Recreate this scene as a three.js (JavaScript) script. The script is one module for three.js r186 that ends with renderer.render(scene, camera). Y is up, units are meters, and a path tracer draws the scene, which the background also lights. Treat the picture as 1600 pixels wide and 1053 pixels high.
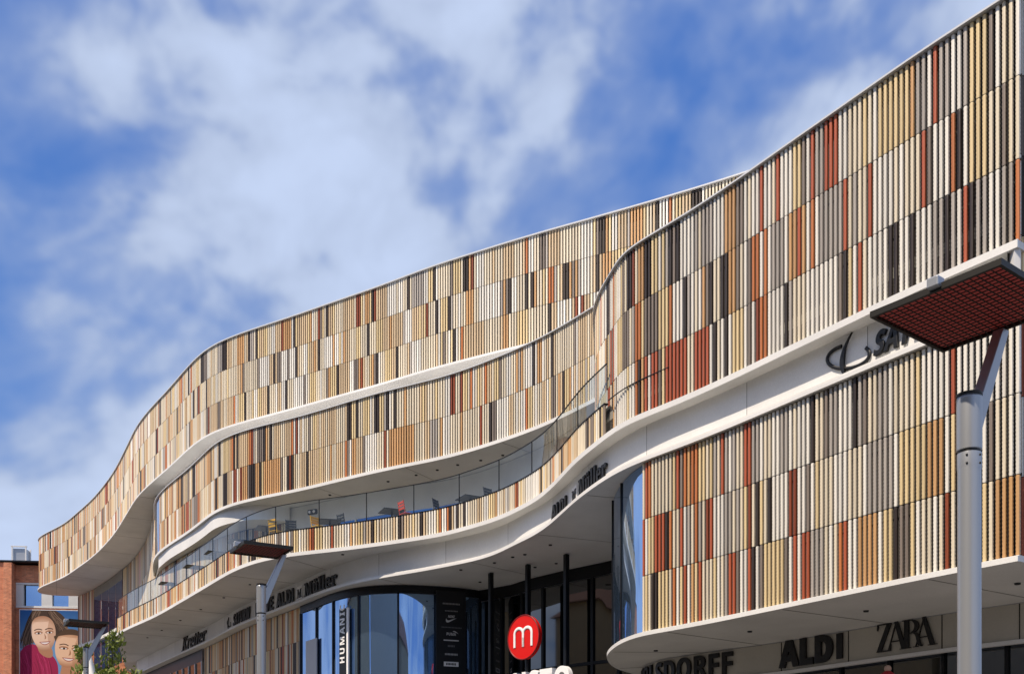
import * as THREE from 'three';
import { FontLoader } from 'three/addons/loaders/FontLoader.js';
import { TextGeometry } from 'three/addons/geometries/TextGeometry.js';
import { RoundedBoxGeometry } from 'three/addons/geometries/RoundedBoxGeometry.js';
import { ImprovedNoise } from 'three/addons/math/ImprovedNoise.js';
import { mergeGeometries } from 'three/addons/utils/BufferGeometryUtils.js';

// ---------------------------------------------------------------- camera, sky, sun, exposure
const EYE = 1.6, FOCAL = 1670, CX = 800, HORIZON = 1255;      // shift lens: level camera, horizon below the frame
const scene = new THREE.Scene();
const camera = new THREE.PerspectiveCamera(2 * Math.atan(HORIZON / FOCAL) * 180 / Math.PI, 1600 / (2 * HORIZON), 0.1, 2000);
camera.setViewOffset(1600, 2 * HORIZON, 0, 0, 1600, 1053);
camera.position.set(0, EYE, 0);
camera.lookAt(0, EYE, -10);
camera.updateProjectionMatrix();

const renderer = new THREE.WebGLRenderer({ antialias: true });
renderer.setSize(1024, 673);
renderer.toneMapping = THREE.LinearToneMapping;
renderer.toneMappingExposure = 1.15;
renderer.shadowMap.enabled = true;

const SUN = new THREE.Vector3(-0.788 * 0.545, 0.839, 0.616 * 0.545).normalize();
const sun = new THREE.DirectionalLight(0xffeed8, 5.0);
sun.position.copy(SUN).multiplyScalar(150);
sun.target.position.set(-5, 8, -35);
sun.position.add(sun.target.position);
sun.castShadow = true;
sun.shadow.mapSize.set(4096, 4096);
sun.shadow.camera.left = -70; sun.shadow.camera.right = 70; sun.shadow.camera.top = 70; sun.shadow.camera.bottom = -70;
sun.shadow.camera.far = 400;
scene.add(sun, sun.target);

const noise = new ImprovedNoise();
function fbm(x, y, z, oct) { let a = 0.5, s = 0, f = 1; for (let i = 0; i < oct; i++) { s += a * noise.noise(x * f, y * f, z * f + i * 7.3); a *= 0.52; f *= 2.03; } return s; }
const smooth01 = (a, b, v) => { const t = Math.min(1, Math.max(0, (v - a) / (b - a))); return t * t * (3 - 2 * t); };
{ // broken high cloud over deep blue air
  const W = 2048, H = 1024, data = new Float32Array(W * H * 4);
  for (let j = 0; j < H; j++) {
    const el = ((j + 0.5) / H - 0.5) * Math.PI, sy = Math.sin(el), ce = Math.cos(el);
    for (let i = 0; i < W; i++) {
      const ph = ((i + 0.5) / W - 0.5) * 2 * Math.PI, x = Math.cos(ph) * ce, z = Math.sin(ph) * ce, k = (j * W + i) * 4;
      const t = Math.pow(Math.max(0, sy), 0.5);
      let r = 0.24 + (0.0 - 0.24) * t, g = 0.42 + (0.078 - 0.42) * t, b = 0.74 + (0.40 - 0.74) * t;
      if (r < 0.01) r = 0.01;
      if (sy > -0.02) {
        const X = x + 0.35 * z, Yy = sy * 1.35 - 0.3 * x, Z = z;                 // cloud streets lie aslant
        const w1 = fbm(X * 5 + 3.1, Yy * 5, Z * 5, 3), w2 = fbm(X * 5, Yy * 5 + 9.2, Z * 5, 3);
        let c = 1.0 * fbm(X * 3.4 + 0.6, Yy * 3.4, Z * 3.4 + 2.4, 3) + 0.85 * fbm(X * 8.5 + w1 * 0.9, Yy * 8.5 + w2 * 0.9, Z * 8.5, 7) + 0.3 * fbm(X * 26 + w2 * 2, Yy * 26 + w1 * 2, Z * 26, 4);
        const az = Math.atan2(x, -z) * 57.3, e = el * 57.3;
        const bump = (a0, e0, sa, se) => Math.exp(-(((az - a0) / sa) ** 2) - (((e - e0) / se) ** 2));
        c += 0.20 * (1 - smooth01(16, 42, e)) + 0.30 * bump(-9, 25, 13, 8) + 0.14 * bump(4, 24, 12, 5) - 0.20 * bump(9, 35, 11, 5) + 0.12 * bump(20, 30, 8, 4) - 0.30 * bump(-25.5, 31, 3.5, 4.5) - 0.30 * bump(-26, 20, 3.5, 3.5);
        const a = (0.5 * smooth01(-0.62, 0.25, c) + 0.42 * smooth01(-0.16, 0.22, c + 0.25 * fbm(X * 15 + w1, Yy * 15, Z * 15 + w2, 6))) * smooth01(-0.02, 0.03, sy);
        const lum = 0.82 + 0.22 * smooth01(-0.1, 0.6, c);
        r += (0.51 * lum - r) * a; g += (0.60 * lum - g) * a; b += (0.79 * lum - b) * a;
      } else { const f = smooth01(-0.02, -0.2, sy); r += (0.22 - r) * f; g += (0.23 - g) * f; b += (0.25 - b) * f; }
      data[k] = r; data[k + 1] = g; data[k + 2] = b; data[k + 3] = 1;
    }
  }
  const sky = new THREE.DataTexture(data, W, H, THREE.RGBAFormat, THREE.FloatType);
  sky.mapping = THREE.EquirectangularReflectionMapping; sky.magFilter = THREE.LinearFilter; sky.needsUpdate = true;
  scene.background = sky; scene.environment = sky;
}

// ---------------------------------------------------------------- helpers
let seed = 12345;
const rnd = () => { seed = (seed * 1664525 + 1013904223) >>> 0; return seed / 4294967296; };
const used = {};
const numbered = (n) => { const k = used[n] = (used[n] ?? -1) + 1; return k ? `${n}_${String(k).padStart(3, '0')}` : n; };
const Y = (h) => h + EYE;                                     // h: metres above eye level
const V2 = (x, z) => new THREE.Vector2(x, z);
const ray = (px, d) => V2((px - CX) / FOCAL * d, -d);          // survey: bearing and depth to a plan point
const survey = (list, h) => list.map(([px, py]) => ray(px, h * FOCAL / (HORIZON - py)));
function tag(o, label, category, group, kind) { Object.assign(o.userData, { label, category }); if (group) o.userData.group = group; if (kind) o.userData.kind = kind; return o; }
function shadows(m) { m.castShadow = m.receiveShadow = true; return m; }
function mesh(name, geo, material, parent) { const m = shadows(new THREE.Mesh(geo, material)); m.name = parent === scene ? numbered(name) : name; parent.add(m); return m; }
function thing(name, label, category, group) { const g = new THREE.Group(); g.name = numbered(name); scene.add(g); return tag(g, label, category, group); }
// plan polylines
function fair(points, step = 0.25, sigma = 0.8) {             // resample evenly and fair the survey noise
  const c = new THREE.CatmullRomCurve3(points.map((p) => new THREE.Vector3(p.x, 0, p.y)), false, 'centripetal');
  c.arcLengthDivisions = 2000;
  const n = Math.max(4, Math.round(c.getLength() / step)), p = c.getSpacedPoints(n).map((v) => V2(v.x, v.z)), out = [];
  const k = Math.ceil(sigma * 3 / step);
  for (let i = 0; i <= n; i++) {
    const kk = Math.min(k, i, n - i); let x = 0, y = 0, w = 0;
    for (let j = -kk; j <= kk; j++) { const g = Math.exp(-0.5 * (j * step / sigma) ** 2); x += p[i + j].x * g; y += p[i + j].y * g; w += g; }
    out.push(V2(x / w, y / w));
  }
  return out;
}
const normals = (P) => P.map((p, i) => { const a = P[Math.max(0, i - 1)], b = P[Math.min(P.length - 1, i + 1)], t = b.clone().sub(a).normalize(); return V2(-t.y, t.x); });
const offset = (P, d) => { const n = normals(P); return P.map((p, i) => p.clone().addScaledVector(n[i], d)); };
const pxOf = (p) => CX + FOCAL * p.x / -p.y;
const between = (P, a, b) => P.filter((p) => { const x = pxOf(p); return x >= a && x <= b; });
function walk(P) { // arc length lookup
  const L = [0]; for (let i = 1; i < P.length; i++) L.push(L[i - 1] + P[i].distanceTo(P[i - 1]));
  const at = (s) => { let i = 1; while (i < P.length - 1 && L[i] < s) i++; const f = (s - L[i - 1]) / (L[i] - L[i - 1] || 1), p = P[i - 1].clone().lerp(P[i], f), t = P[Math.min(P.length - 1, i + 1)].clone().sub(P[Math.max(0, i - 2)]).normalize(); return { p, t, n: V2(-t.y, t.x), turn: Math.atan2(-t.y, t.x) }; };
  const find = (px) => { let best = 0, e = 1e9; P.forEach((p, i) => { const d = Math.abs(pxOf(p) - px); if (d < e) { e = d; best = L[i]; } }); return best; };
  return { length: L[L.length - 1], at, find };
}
function ribbon(P, h0, h1) { // vertical wall on a plan line
  const pos = [], uv = [], idx = []; let s = 0;
  P.forEach((p, i) => { if (i) s += p.distanceTo(P[i - 1]); pos.push(p.x, Y(h0), p.y, p.x, Y(h1), p.y); uv.push(s, h0, s, h1); if (i) { const a = 2 * i - 2; idx.push(a, a + 2, a + 1, a + 1, a + 2, a + 3); } });
  const g = new THREE.BufferGeometry(); g.setAttribute('position', new THREE.Float32BufferAttribute(pos, 3)); g.setAttribute('uv', new THREE.Float32BufferAttribute(uv, 2)); g.setIndex(idx); g.computeVertexNormals(); return g;
}
function thickRibbon(P, h0, h1, th) { // bar of rectangular section along a plan line
  const Q = offset(P, -th), out = [...P, ...Q.reverse()];
  return plate(out, h0, h1);
}
function plate(outline, h0, h1, bevel = 0) {
  const sh = new THREE.Shape(outline.map((p) => V2(p.x, -p.y)));
  const g = new THREE.ExtrudeGeometry(sh, { depth: h1 - h0 - 2 * bevel, bevelEnabled: bevel > 0, bevelSize: bevel, bevelThickness: bevel, bevelSegments: 2, bevelOffset: -bevel, steps: 1 });
  g.rotateX(-Math.PI / 2); g.translate(0, Y(h0) + bevel, 0); return g;
}
function box(w, h, d, x = 0, y = 0, z = 0) { const g = new THREE.BoxGeometry(w, h, d); g.translate(x, y, z); return g; }
function rod(a, b, r, r2 = r, seg = 10) { // tapered bar between two points
  const A = new THREE.Vector3(...a), B = new THREE.Vector3(...b), d = B.clone().sub(A), g = new THREE.CylinderGeometry(r2, r, d.length(), seg);
  g.applyQuaternion(new THREE.Quaternion().setFromUnitVectors(new THREE.Vector3(0, 1, 0), d.clone().normalize())); g.translate(...A.add(B).multiplyScalar(0.5).toArray()); return g;
}

// ---------------------------------------------------------------- materials
const rgb = (hex) => new THREE.Color(hex);
function dataTex(w, h, f, srgb = true, rep) { const d = new Uint8ClampedArray(w * h * 4); for (let j = 0; j < h; j++) for (let i = 0; i < w; i++) { const c = f(i / w, j / h); const k = (j * w + i) * 4; d[k] = c[0]; d[k + 1] = c[1]; d[k + 2] = c[2]; d[k + 3] = 255; } const t = new THREE.DataTexture(new Uint8Array(d.buffer), w, h); t.wrapS = t.wrapT = THREE.RepeatWrapping; t.magFilter = THREE.LinearFilter; t.minFilter = THREE.LinearMipmapLinearFilter; t.generateMipmaps = true; if (srgb) t.colorSpace = THREE.SRGBColorSpace; if (rep) t.repeat.set(...rep); t.needsUpdate = true; return t; }
// tileable value noise
const lattice = Array.from({ length: 64 * 64 }, () => rnd());
function vnoise(u, v, f) { const x = u * f, y = v * f, i = Math.floor(x), j = Math.floor(y), fx = x - i, fy = y - j, s = (t) => t * t * (3 - 2 * t), L = (a, b) => lattice[(((b % f) + f) % f % 64) * 64 + ((a % f) + f) % f % 64]; const a = L(i, j), b = L(i + 1, j), c = L(i, j + 1), d = L(i + 1, j + 1); return a + (b - a) * s(fx) + (c - a) * s(fy) + (a - b - c + d) * s(fx) * s(fy); }
const tn = (u, v, f = 4, o = 4) => { let s = 0, a = 0.5; for (let i = 0; i < o; i++) { s += a * vnoise(u, v, Math.min(64, f << i)); a *= 0.5; } return s / 0.94; };

const plasterTex = dataTex(256, 256, (u, v) => { const n = 226 + 26 * (tn(u, v, 4, 5) - 0.5) + 8 * (rnd() - 0.5); return [n, n, n - 2]; });
plasterTex.repeat.set(0.22, 0.22);
const M = {
  white: new THREE.MeshStandardMaterial({ color: 0xfafafa, roughness: 0.5, map: plasterTex }),
  soffit: new THREE.MeshStandardMaterial({ color: 0xf2f1ef, roughness: 0.75, map: plasterTex }),
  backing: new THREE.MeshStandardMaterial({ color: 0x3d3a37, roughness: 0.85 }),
  coping: new THREE.MeshStandardMaterial({ color: 0xd2d4d6, roughness: 0.35, metalness: 0.15 }),
  signPanel: new THREE.MeshStandardMaterial({ color: 0xcdc8bd, roughness: 0.6, map: plasterTex }),
  black: new THREE.MeshStandardMaterial({ color: 0x0b0b0c, roughness: 0.45 }),
  darkMetal: new THREE.MeshStandardMaterial({ color: 0x17191c, roughness: 0.4, metalness: 0.5 }),
  lampDark: new THREE.MeshStandardMaterial({ color: 0x2c2a26, roughness: 0.5, metalness: 0.4 }),
  steel: new THREE.MeshStandardMaterial({ color: 0xa9adb2, roughness: 0.38, metalness: 0.55 }),
  darkGlass: new THREE.MeshPhysicalMaterial({ color: 0x05080b, roughness: 0.03, ior: 2.2, specularIntensity: 1 }),
  mirrorGlass: new THREE.MeshPhysicalMaterial({ color: 0x93b4dc, roughness: 0.03, metalness: 0.92 }),
  blueGlass: new THREE.MeshPhysicalMaterial({ color: 0x3b6ea8, roughness: 0.03, metalness: 0.75, ior: 2.0 }),
  rail: new THREE.MeshStandardMaterial({ color: 0x2b2d30, roughness: 0.4, metalness: 0.6 }),
  pane: new THREE.MeshPhysicalMaterial({ color: 0xe6eef0, roughness: 0.02, transmission: 1, thickness: 0, ior: 1.5 }),
  concrete: new THREE.MeshStandardMaterial({ color: 0x9a978f, roughness: 0.85, map: plasterTex }),
  letterWhite: new THREE.MeshStandardMaterial({ color: 0xf2f2f2, roughness: 0.4 }),
  red: new THREE.MeshPhysicalMaterial({ color: 0xd8150f, roughness: 0.3, clearcoat: 0.4 }),
};
// glazed ceramic: faint firing mottling, same grain for every glaze
const glazeTex = dataTex(128, 256, (u, v) => { const n = 236 + 40 * (tn(u, v, 4, 5) - 0.5) + 8 * (rnd() - 0.5); return [n, n, n]; });
const glazeRough = dataTex(128, 128, (u, v) => { const n = 120 + 70 * (tn(u, v, 8, 3) - 0.5); return [n, n, n]; }, false);
const GLAZE = { white: 0xf3eee2, ivory: 0xe9dcc2, cream: 0xe8d09f, peach: 0xd3a571, beige: 0xd9c09b, silver: 0xb5ada3, taupe: 0x887c71, umber: 0x3a2f28, terracotta: 0xb95f3e, rust: 0x90482a, orange: 0xc87a46 };
const glazeNames = Object.keys(GLAZE);
const glazeMats = {};
for (const k of glazeNames) glazeMats[k] = [-1, 0, 1].map((i) => { const c = rgb(GLAZE[k]).multiplyScalar(Math.min(1.04, 1 + 0.12 * i)); return new THREE.MeshStandardMaterial({ color: c, roughness: 0.85, map: glazeTex, roughnessMap: glazeRough }); });
const glazeVertex = new THREE.MeshStandardMaterial({ vertexColors: true, roughness: 0.45 });
const MIX = {
  right: { white: 33, ivory: 17, cream: 10, peach: 3, silver: 11, taupe: 9, umber: 6, terracotta: 9, rust: 2, orange: 4 },
  redder: { white: 21, ivory: 16, cream: 14, peach: 5, silver: 7, taupe: 5, umber: 6, terracotta: 15, rust: 6, orange: 6 },
  left: { white: 15, ivory: 29, cream: 10, peach: 8, beige: 21, silver: 3, taupe: 5, umber: 10, terracotta: 1, rust: 4, orange: 3 },
  tan: { white: 9, ivory: 17, cream: 7, peach: 16, beige: 22, silver: 2, taupe: 5, umber: 11, terracotta: 2, rust: 5, orange: 6 },
};
function picker(repeat) { let last = null; return (mix) => { const run = { umber: 0.3, rust: 0.35, terracotta: 0.85, orange: 0.7, taupe: 0.8 }[last] ?? 1; if (last && rnd() < repeat * run) return last; let tot = 0; for (const k in mix) tot += mix[k]; let r = rnd() * tot; for (const k in mix) { r -= mix[k]; if (r <= 0) return last = k; } return last = 'white'; }; }

// ---------------------------------------------------------------- ground
const paveTex = dataTex(512, 512, (u, v) => { const gx = (u * 8) % 1, gy = (v * 8) % 1, joint = gx < 0.02 || gy < 0.02 ? -38 : 0, c = vnoise(Math.floor(u * 8) / 8 + 0.03, Math.floor(v * 8) / 8 + 0.03, 16), n = 168 + 22 * (c - 0.5) + 24 * (tn(u, v, 8, 4) - 0.5) + joint; return [n, n - 2, n - 5]; });
paveTex.repeat.set(150, 150);
{ const g = new THREE.PlaneGeometry(600, 600); g.rotateX(-Math.PI / 2); const m = mesh('pavement', g, new THREE.MeshStandardMaterial({ map: paveTex, color: 0x949494, roughness: 0.9 }), scene); tag(m, 'pale stone paving of the shopping street', 'pavement', null, 'structure'); }

// ---------------------------------------------------------------- plan of the shopping centre (heights above eye level)
const H = { signLow: 3.16, l0: 3.96, f: 8.03, p: 9.0, parapet: 9.86, glass: 10.85, floor: 9.68, b1: 13.05, r2: 12.15, r2top: 14.96, r1: 16.2, r1top: 20 };
const R1 = fair([...[[119, 83.3], [95, 83.2], [72, 83], [61, 82.6], [56.8, 81.6]].map(([a, d]) => ray(a, d)),
  ...survey([[58.5, 841], [78, 830], [99, 819], [122, 800], [145, 779], [175, 741], [198, 697.5], [213, 667], [232, 642], [263, 609], [293, 574], [316, 551], [339, 536], [392, 516], [445, 499], [543, 465], [599, 446], [666, 420], [700, 409], [825, 370], [975, 328], [1125, 283.5], [1166, 270], [1300, 226]], H.r1top)], 0.25, 0.9);
const R2 = fair([...[[246, 60], [241, 57], [239.5, 54.6], [241, 53]].map(([a, d]) => ray(a, d)),
  ...survey([[247, 773.5], [263, 758], [293, 734], [316, 712], [339, 691], [361, 680], [400, 668], [466, 652], [533, 632], [599, 612.5], [700, 587.5], [775, 560], [850, 527], [888, 504.5], [928, 480], [945, 469]], H.r2top)], 0.25, 0.8);
const PB = fair(survey([[181, 991.7], [200, 981], [243, 961.5], [286, 937], [329.5, 911], [358, 894], [384, 882], [419, 871.5], [459, 865], [525, 858], [569, 852.5], [612, 846.5], [656, 840], [700, 832.5], [731, 823.5], [775, 810.8], [819, 790.5], [840, 779], [862, 761], [882, 740], [904, 716], [928, 697], [950, 679.5], [974, 661], [1011, 646], [1047, 632], [1080, 618], [1154, 584], [1250, 537], [1316, 506], [1383, 473], [1436, 448], [1500, 419], [1594, 377.5]], H.p), 0.2, 0.6);
const CORNER = PB[PB.length - 1], RET = CORNER.clone().add(V2(0.8, -0.6).multiplyScalar(16));      // the end wall round the corner
const BACK = [V2(30, -62), V2(20, -100), V2(-26, -100)];
const B1 = fair([...[[934, 33], [931, 31.3], [929, 29.8]].map(([a, d]) => ray(a, d)), ...survey([[928, 482], [931.7, 470], [939, 453], [952.6, 432.5]], H.b1), ...between(PB, 968, 2000).filter((p, i, a) => i % 4 === 0 || i === a.length - 1)], 0.2, 0.4);
const F = fair([ray(205, 67), ...survey([[257, 1030.6], [318, 1003], [372, 975], [416, 957.3], [467, 937.5], [500, 924], [550, 908.5], [600, 898], [650, 890], [700, 880.5], [750, 870], [780, 860]], H.f), ...between(PB, 800, 2000).filter((p, i, a) => i % 4 === 0 || i === a.length - 1)], 0.2, 0.6);
const L0 = fair([...[[1060, 35], [1000, 32.4], [965, 30.7], [951.5, 28.8], [952, 27.9], [960, 26.9], [976, 25.8]].map(([a, d]) => ray(a, d)), ...between(PB, 1003, 2000).filter((p, i, a) => i % 4 === 0 || i === a.length - 1)], 0.2, 0.35);
const RW = fair([[120, 83], [144, 80.4], [172, 76.4], [201, 71.6], [224, 66.1], [235, 60.9], [240, 56]].map(([a, d]) => ray(a, d)), 0.25, 0.6);   // wall set back below the top storey
const TB = fair([[240, 56.5], [249, 53], [286, 49.6], [329, 46.9], [372, 45.2], [401, 44.6], [444, 43.9], [512, 42.6], [600, 41.1], [723, 39.5], [827, 36.8], [862, 35.7], [926, 33.2]].map(([a, d]) => ray(a, d)), 0.25, 0.6); // terrace back wall
const G = fair([[470, 42.9], [490, 41.9], [507, 40.9], [540, 39.6], [575, 38.95], [625, 38.7], [675, 38.95], [725, 39.4], [749, 39.8]].map(([a, d]) => ray(a, d)), 0.25, 0.5);
const ENT = [[749, 39.8], [800, 38.7], [825, 37.8], [885, 36.3], [945, 35.1], [1010, 33.7]].map(([a, d]) => ray(a, d));
const S = fair([[1040, 34], [1012, 32], [1006, 30.4], [1020, 29.3], [1050, 28.4], [1105, 27.4], [1219, 25.7], [1327, 23.95], [1499, 21.6], [1600, 20.6], [1680, 19.9]].map(([a, d]) => ray(a, d)), 0.2, 0.35);

// ---------------------------------------------------------------- the shopping centre
const mall = thing('shopping_centre', 'curved shopping centre clad in vertical cream, white, grey and terracotta ceramic baguettes', 'building');
const PITCH = 0.114, TW = 0.064, TD = 0.046;
function baguetteGeometry(h) { // half-round ceramic bar with a rippled outline
  const per = 0.07, n = Math.round(h / per) * 2, prof = [[-0.5, 0], [-0.5, 0.75], [-0.36, 0.97], [0, 1.04], [0.36, 0.97], [0.5, 0.75], [0.5, 0]], pos = [], uv = [], idx = [], m = prof.length;
  for (let j = 0; j <= n; j++) { const k = j % 2 ? 1.07 : 0.91; prof.forEach(([x, z], i) => { pos.push(x * TW * k, j / n * h, z * TD * (j % 2 ? 1.03 : 0.96)); uv.push(i / (m - 1), j / n); if (j && i) { const a = (j - 1) * m + i - 1, b = a + 1, c = a + m, d = c + 1; idx.push(a, b, c, b, d, c); } }); }
  const g = new THREE.BufferGeometry(); g.setAttribute('position', new THREE.Float32BufferAttribute(pos, 3)); g.setAttribute('uv', new THREE.Float32BufferAttribute(uv, 2)); g.setIndex(idx); g.computeVertexNormals(); return g;
}
function clad(name, P, h0, h1, courses, mixAt, { repeat = 0.3, single = 0, from = -1e9, to = 1e9, label } = {}) {
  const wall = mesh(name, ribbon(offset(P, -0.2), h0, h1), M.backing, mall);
  for (let c = 0; c <= courses; c++) mesh('mounting_rail', ribbon(offset(P, -0.084), Math.max(h0, h0 + (h1 - h0) * c / courses - 0.025), Math.min(h1, h0 + (h1 - h0) * c / courses + 0.025)), M.rail, wall);
  if (label) wall.userData.label = label;
  const line = offset(P, -0.08), w = walk(line), ch = (h1 - h0) / courses, geo = baguetteGeometry(ch - 0.014), spots = [];
  for (let c = 0; c < courses; c++) {
    const pick = picker(repeat);
    for (let s = w.length - PITCH * 0.5, k = 0; s > PITCH * 0.3; s -= PITCH, k++) {
      const a = w.at(s), px = pxOf(a.p); if (px < from || px > to) continue;
      spots.push({ ...a, c, k, glaze: pick(mixAt(px, c)), v: Math.floor(rnd() * 3), d: -a.p.y });
    }
  }
  const near = new Set([...spots].sort((a, b) => a.k - b.k || a.c - b.c).slice(0, single));
  const pos = [], col = [], nor = [];
  const prof = [[-0.5, 0], [-0.5, 0.78], [-0.34, 1], [0.34, 1], [0.5, 0.78], [0.5, 0]];
  for (const t of spots) {
    const y = Y(h0 + t.c * ch + 0.007), jit = (rnd() - 0.5) * 0.006;
    if (near.has(t)) { const m = mesh('ceramic_baguette', geo, glazeMats[t.glaze][t.v], wall); m.position.set(t.p.x + t.n.x * jit, y, t.p.y + t.n.y * jit); m.rotation.y = t.turn; continue; }
    const cc = rgb(GLAZE[t.glaze]).multiplyScalar(1 + 0.12 * (t.v - 1)), T = t.t, N = t.n;
    const P3 = (x, z, yy) => [t.p.x + T.x * x * TW + N.x * (z * TD + jit), yy, t.p.y + T.y * x * TW + N.y * (z * TD + jit)];
    for (let i = 1; i < prof.length; i++) {
      const [ax, az] = prof[i - 1], [bx, bz] = prof[i], A = P3(ax, az, y), B = P3(bx, bz, y), C = P3(ax, az, y + ch - 0.014), D = P3(bx, bz, y + ch - 0.014);
      pos.push(...A, ...B, ...C, ...B, ...D, ...C);
      const nx = -(bz - az) * TD, nz = (bx - ax) * TW, l = Math.hypot(nx, nz), wx = (T.x * nx + N.x * nz) / l, wz = (T.y * nx + N.y * nz) / l;
      for (let q = 0; q < 6; q++) { col.push(cc.r, cc.g, cc.b); nor.push(wx, 0, wz); }
    }
  }
  if (pos.length) {
    const g = new THREE.BufferGeometry(); g.setAttribute('position', new THREE.Float32BufferAttribute(pos, 3)); g.setAttribute('normal', new THREE.Float32BufferAttribute(nor, 3)); g.setAttribute('color', new THREE.Float32BufferAttribute(col, 3));
    mesh('ceramic_baguettes', g, glazeVertex, wall).userData.kind = 'stuff';
  }
  return wall;
}
const lip = (P) => offset(P, 0.03);
// top storey
clad('roof_storey_cladding', R1, H.r1 + 0.02, H.r1top, 3, (px) => (px < 190 ? MIX.tan : MIX.left), { repeat: 0.42, label: 'top storey band of mostly cream and tan ceramic baguettes' });
mesh('roof_coping', plate([...lip(R1), ...[V2(24, -40), ...BACK]], H.r1top, H.r1top + 0.045), M.coping, mall);
mesh('top_storey_soffit', plate([...lip(R1), V2(24, -40), ...BACK], H.r1 - 0.045, H.r1 + 0.02), M.soffit, mall);
mesh('shadow_gap_fascia', ribbon(offset(between(R1, 236, 1300).filter((p) => p.y > -60), -0.62), H.r2top - 0.6, H.r1 - 0.04), M.white, mall);
// middle band
const R2front = R2.filter((p, i) => !(pxOf(p) < 246 && -p.y > 52.2)), R2end = R2.filter((p) => pxOf(p) < 248 && -p.y > 51.6);
clad('middle_cladding', R2front, H.r2 + 0.02, H.r2top, 2, (px) => (px < 420 ? MIX.tan : MIX.left), { repeat: 0.4, label: 'middle band of cream, tan and rust ceramic baguettes over the terrace' });
mesh('corner_window', ribbon(offset(R2end, -0.06), H.r2 + 0.02, H.r2top - 0.02), M.blueGlass, mall).userData.label = 'narrow blue corner window at the end of the middle band';
mesh('middle_coping', plate([...lip(R2), V2(6, -40), V2(0, -60), V2(-10, -64)], H.r2top, H.r2top + 0.03), M.coping, mall);
mesh('middle_soffit', plate([...lip(R2), V2(6, -40), V2(0, -60), V2(-10, -64)], H.r2 - 0.08, H.r2 + 0.02), M.soffit, mall);
mesh('middle_lip', thickRibbon(offset(R2, 0.05), H.r2 - 0.085, H.r2 + 0.03, 0.04), M.white, mall);
mesh('top_storey_lip', thickRibbon(offset(R1, 0.05), H.r1 - 0.05, H.r1 + 0.03, 0.04), M.white, mall);
// wall set back beneath the top storey, left end
{
  const tl = RW.filter((p) => pxOf(p) < 146), gl = RW.filter((p) => { const x = pxOf(p); return x >= 145 && x < 191; }), dk = RW.filter((p) => pxOf(p) >= 190);
  clad('recessed_end_cladding', tl, H.r2, H.r1 - 0.14, 1, () => MIX.redder, { label: 'dark recessed baguette wall under the top storey end' });
  const wl = walk(gl); const n = 4; for (let i = 0; i < n; i++) { const A = wl.at(wl.length * i / n).p, B = wl.at(wl.length * (i + 1) / n - 0.06).p; mesh('recessed_window', ribbon([A, B], H.floor, H.r1 - 0.8), M.blueGlass, mall); }
  mesh('recessed_window_head', ribbon(gl, H.r1 - 0.8, H.r1 - 0.14), M.concrete, mall);
  clad('recessed_side_cladding', dk, H.floor, H.r1 - 0.14, 3, () => MIX.left, { label: 'cream baguette wall set back behind the terrace end' });
  mesh('recessed_slab', plate([...offset(RW.filter((p) => pxOf(p) < 200), 0.25), V2(-22, -80), V2(-28, -92)], H.r2 - 0.2, H.r2), M.soffit, mall);
}
// projecting right-hand volume, upper and lower
clad('upper_cladding', B1, H.p + 0.02, H.b1, 3, (px) => (px < 1010 ? MIX.redder : MIX.right), { repeat: 0.28, single: 300, label: 'upper band of white, grey and terracotta ceramic baguettes' });
mesh('upper_coping', plate([...lip(B1), RET, V2(12, -40), V2(3, -34)], H.b1, H.b1 + 0.035), M.coping, mall);
const L0tile = L0.filter((p) => pxOf(p) >= 1000 && -p.y < 26), L0nose = L0.filter((p) => !(pxOf(p) >= 1001.5 && -p.y < 26));
clad('lower_cladding', L0tile, H.l0 + 0.02, H.f - 0.12, 3, (px) => (px < 1120 ? MIX.redder : MIX.right), { repeat: 0.3, single: 300, label: 'lower band of white, cream and red ceramic baguettes above the shop signs' });
mesh('lower_soffit', plate([...offset(L0, 0.01), RET, V2(14, -40)], H.l0 - 0.08, H.l0 + 0.02), M.soffit, mall);
mesh('lower_lip', thickRibbon(offset(L0, 0.05), H.l0 - 0.085, H.l0 + 0.005, 0.05), M.white, mall);
{ // rounded glass end of the lower volume
  const w = walk(offset(L0nose, -0.1)), n = 7, step = w.length / n;
  for (let i = 0; i < n; i++) { const a = []; for (let k = 0; k <= 6; k++) a.push(w.at(step * i + 0.02 + (step - 0.04) * k / 6).p); mesh('curved_window', ribbon(a, H.l0 + 0.05, H.f - 0.12), M.mirrorGlass, mall); const e = w.at(step * i); const m = mesh('mullion', box(0.05, H.f - H.l0 - 0.2, 0.07), M.darkMetal, mall); m.position.set(e.p.x, Y((H.l0 + H.f) / 2), e.p.y); m.rotation.y = e.turn; }
}
// end wall round the corner
clad('end_wall_cladding', fair([CORNER, CORNER.clone().lerp(RET, 0.5), RET], 0.5, 0.1).map((p) => p), H.l0 + 0.02, H.b1, 7, () => MIX.right, { label: 'end wall of baguettes round the corner' });
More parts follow.
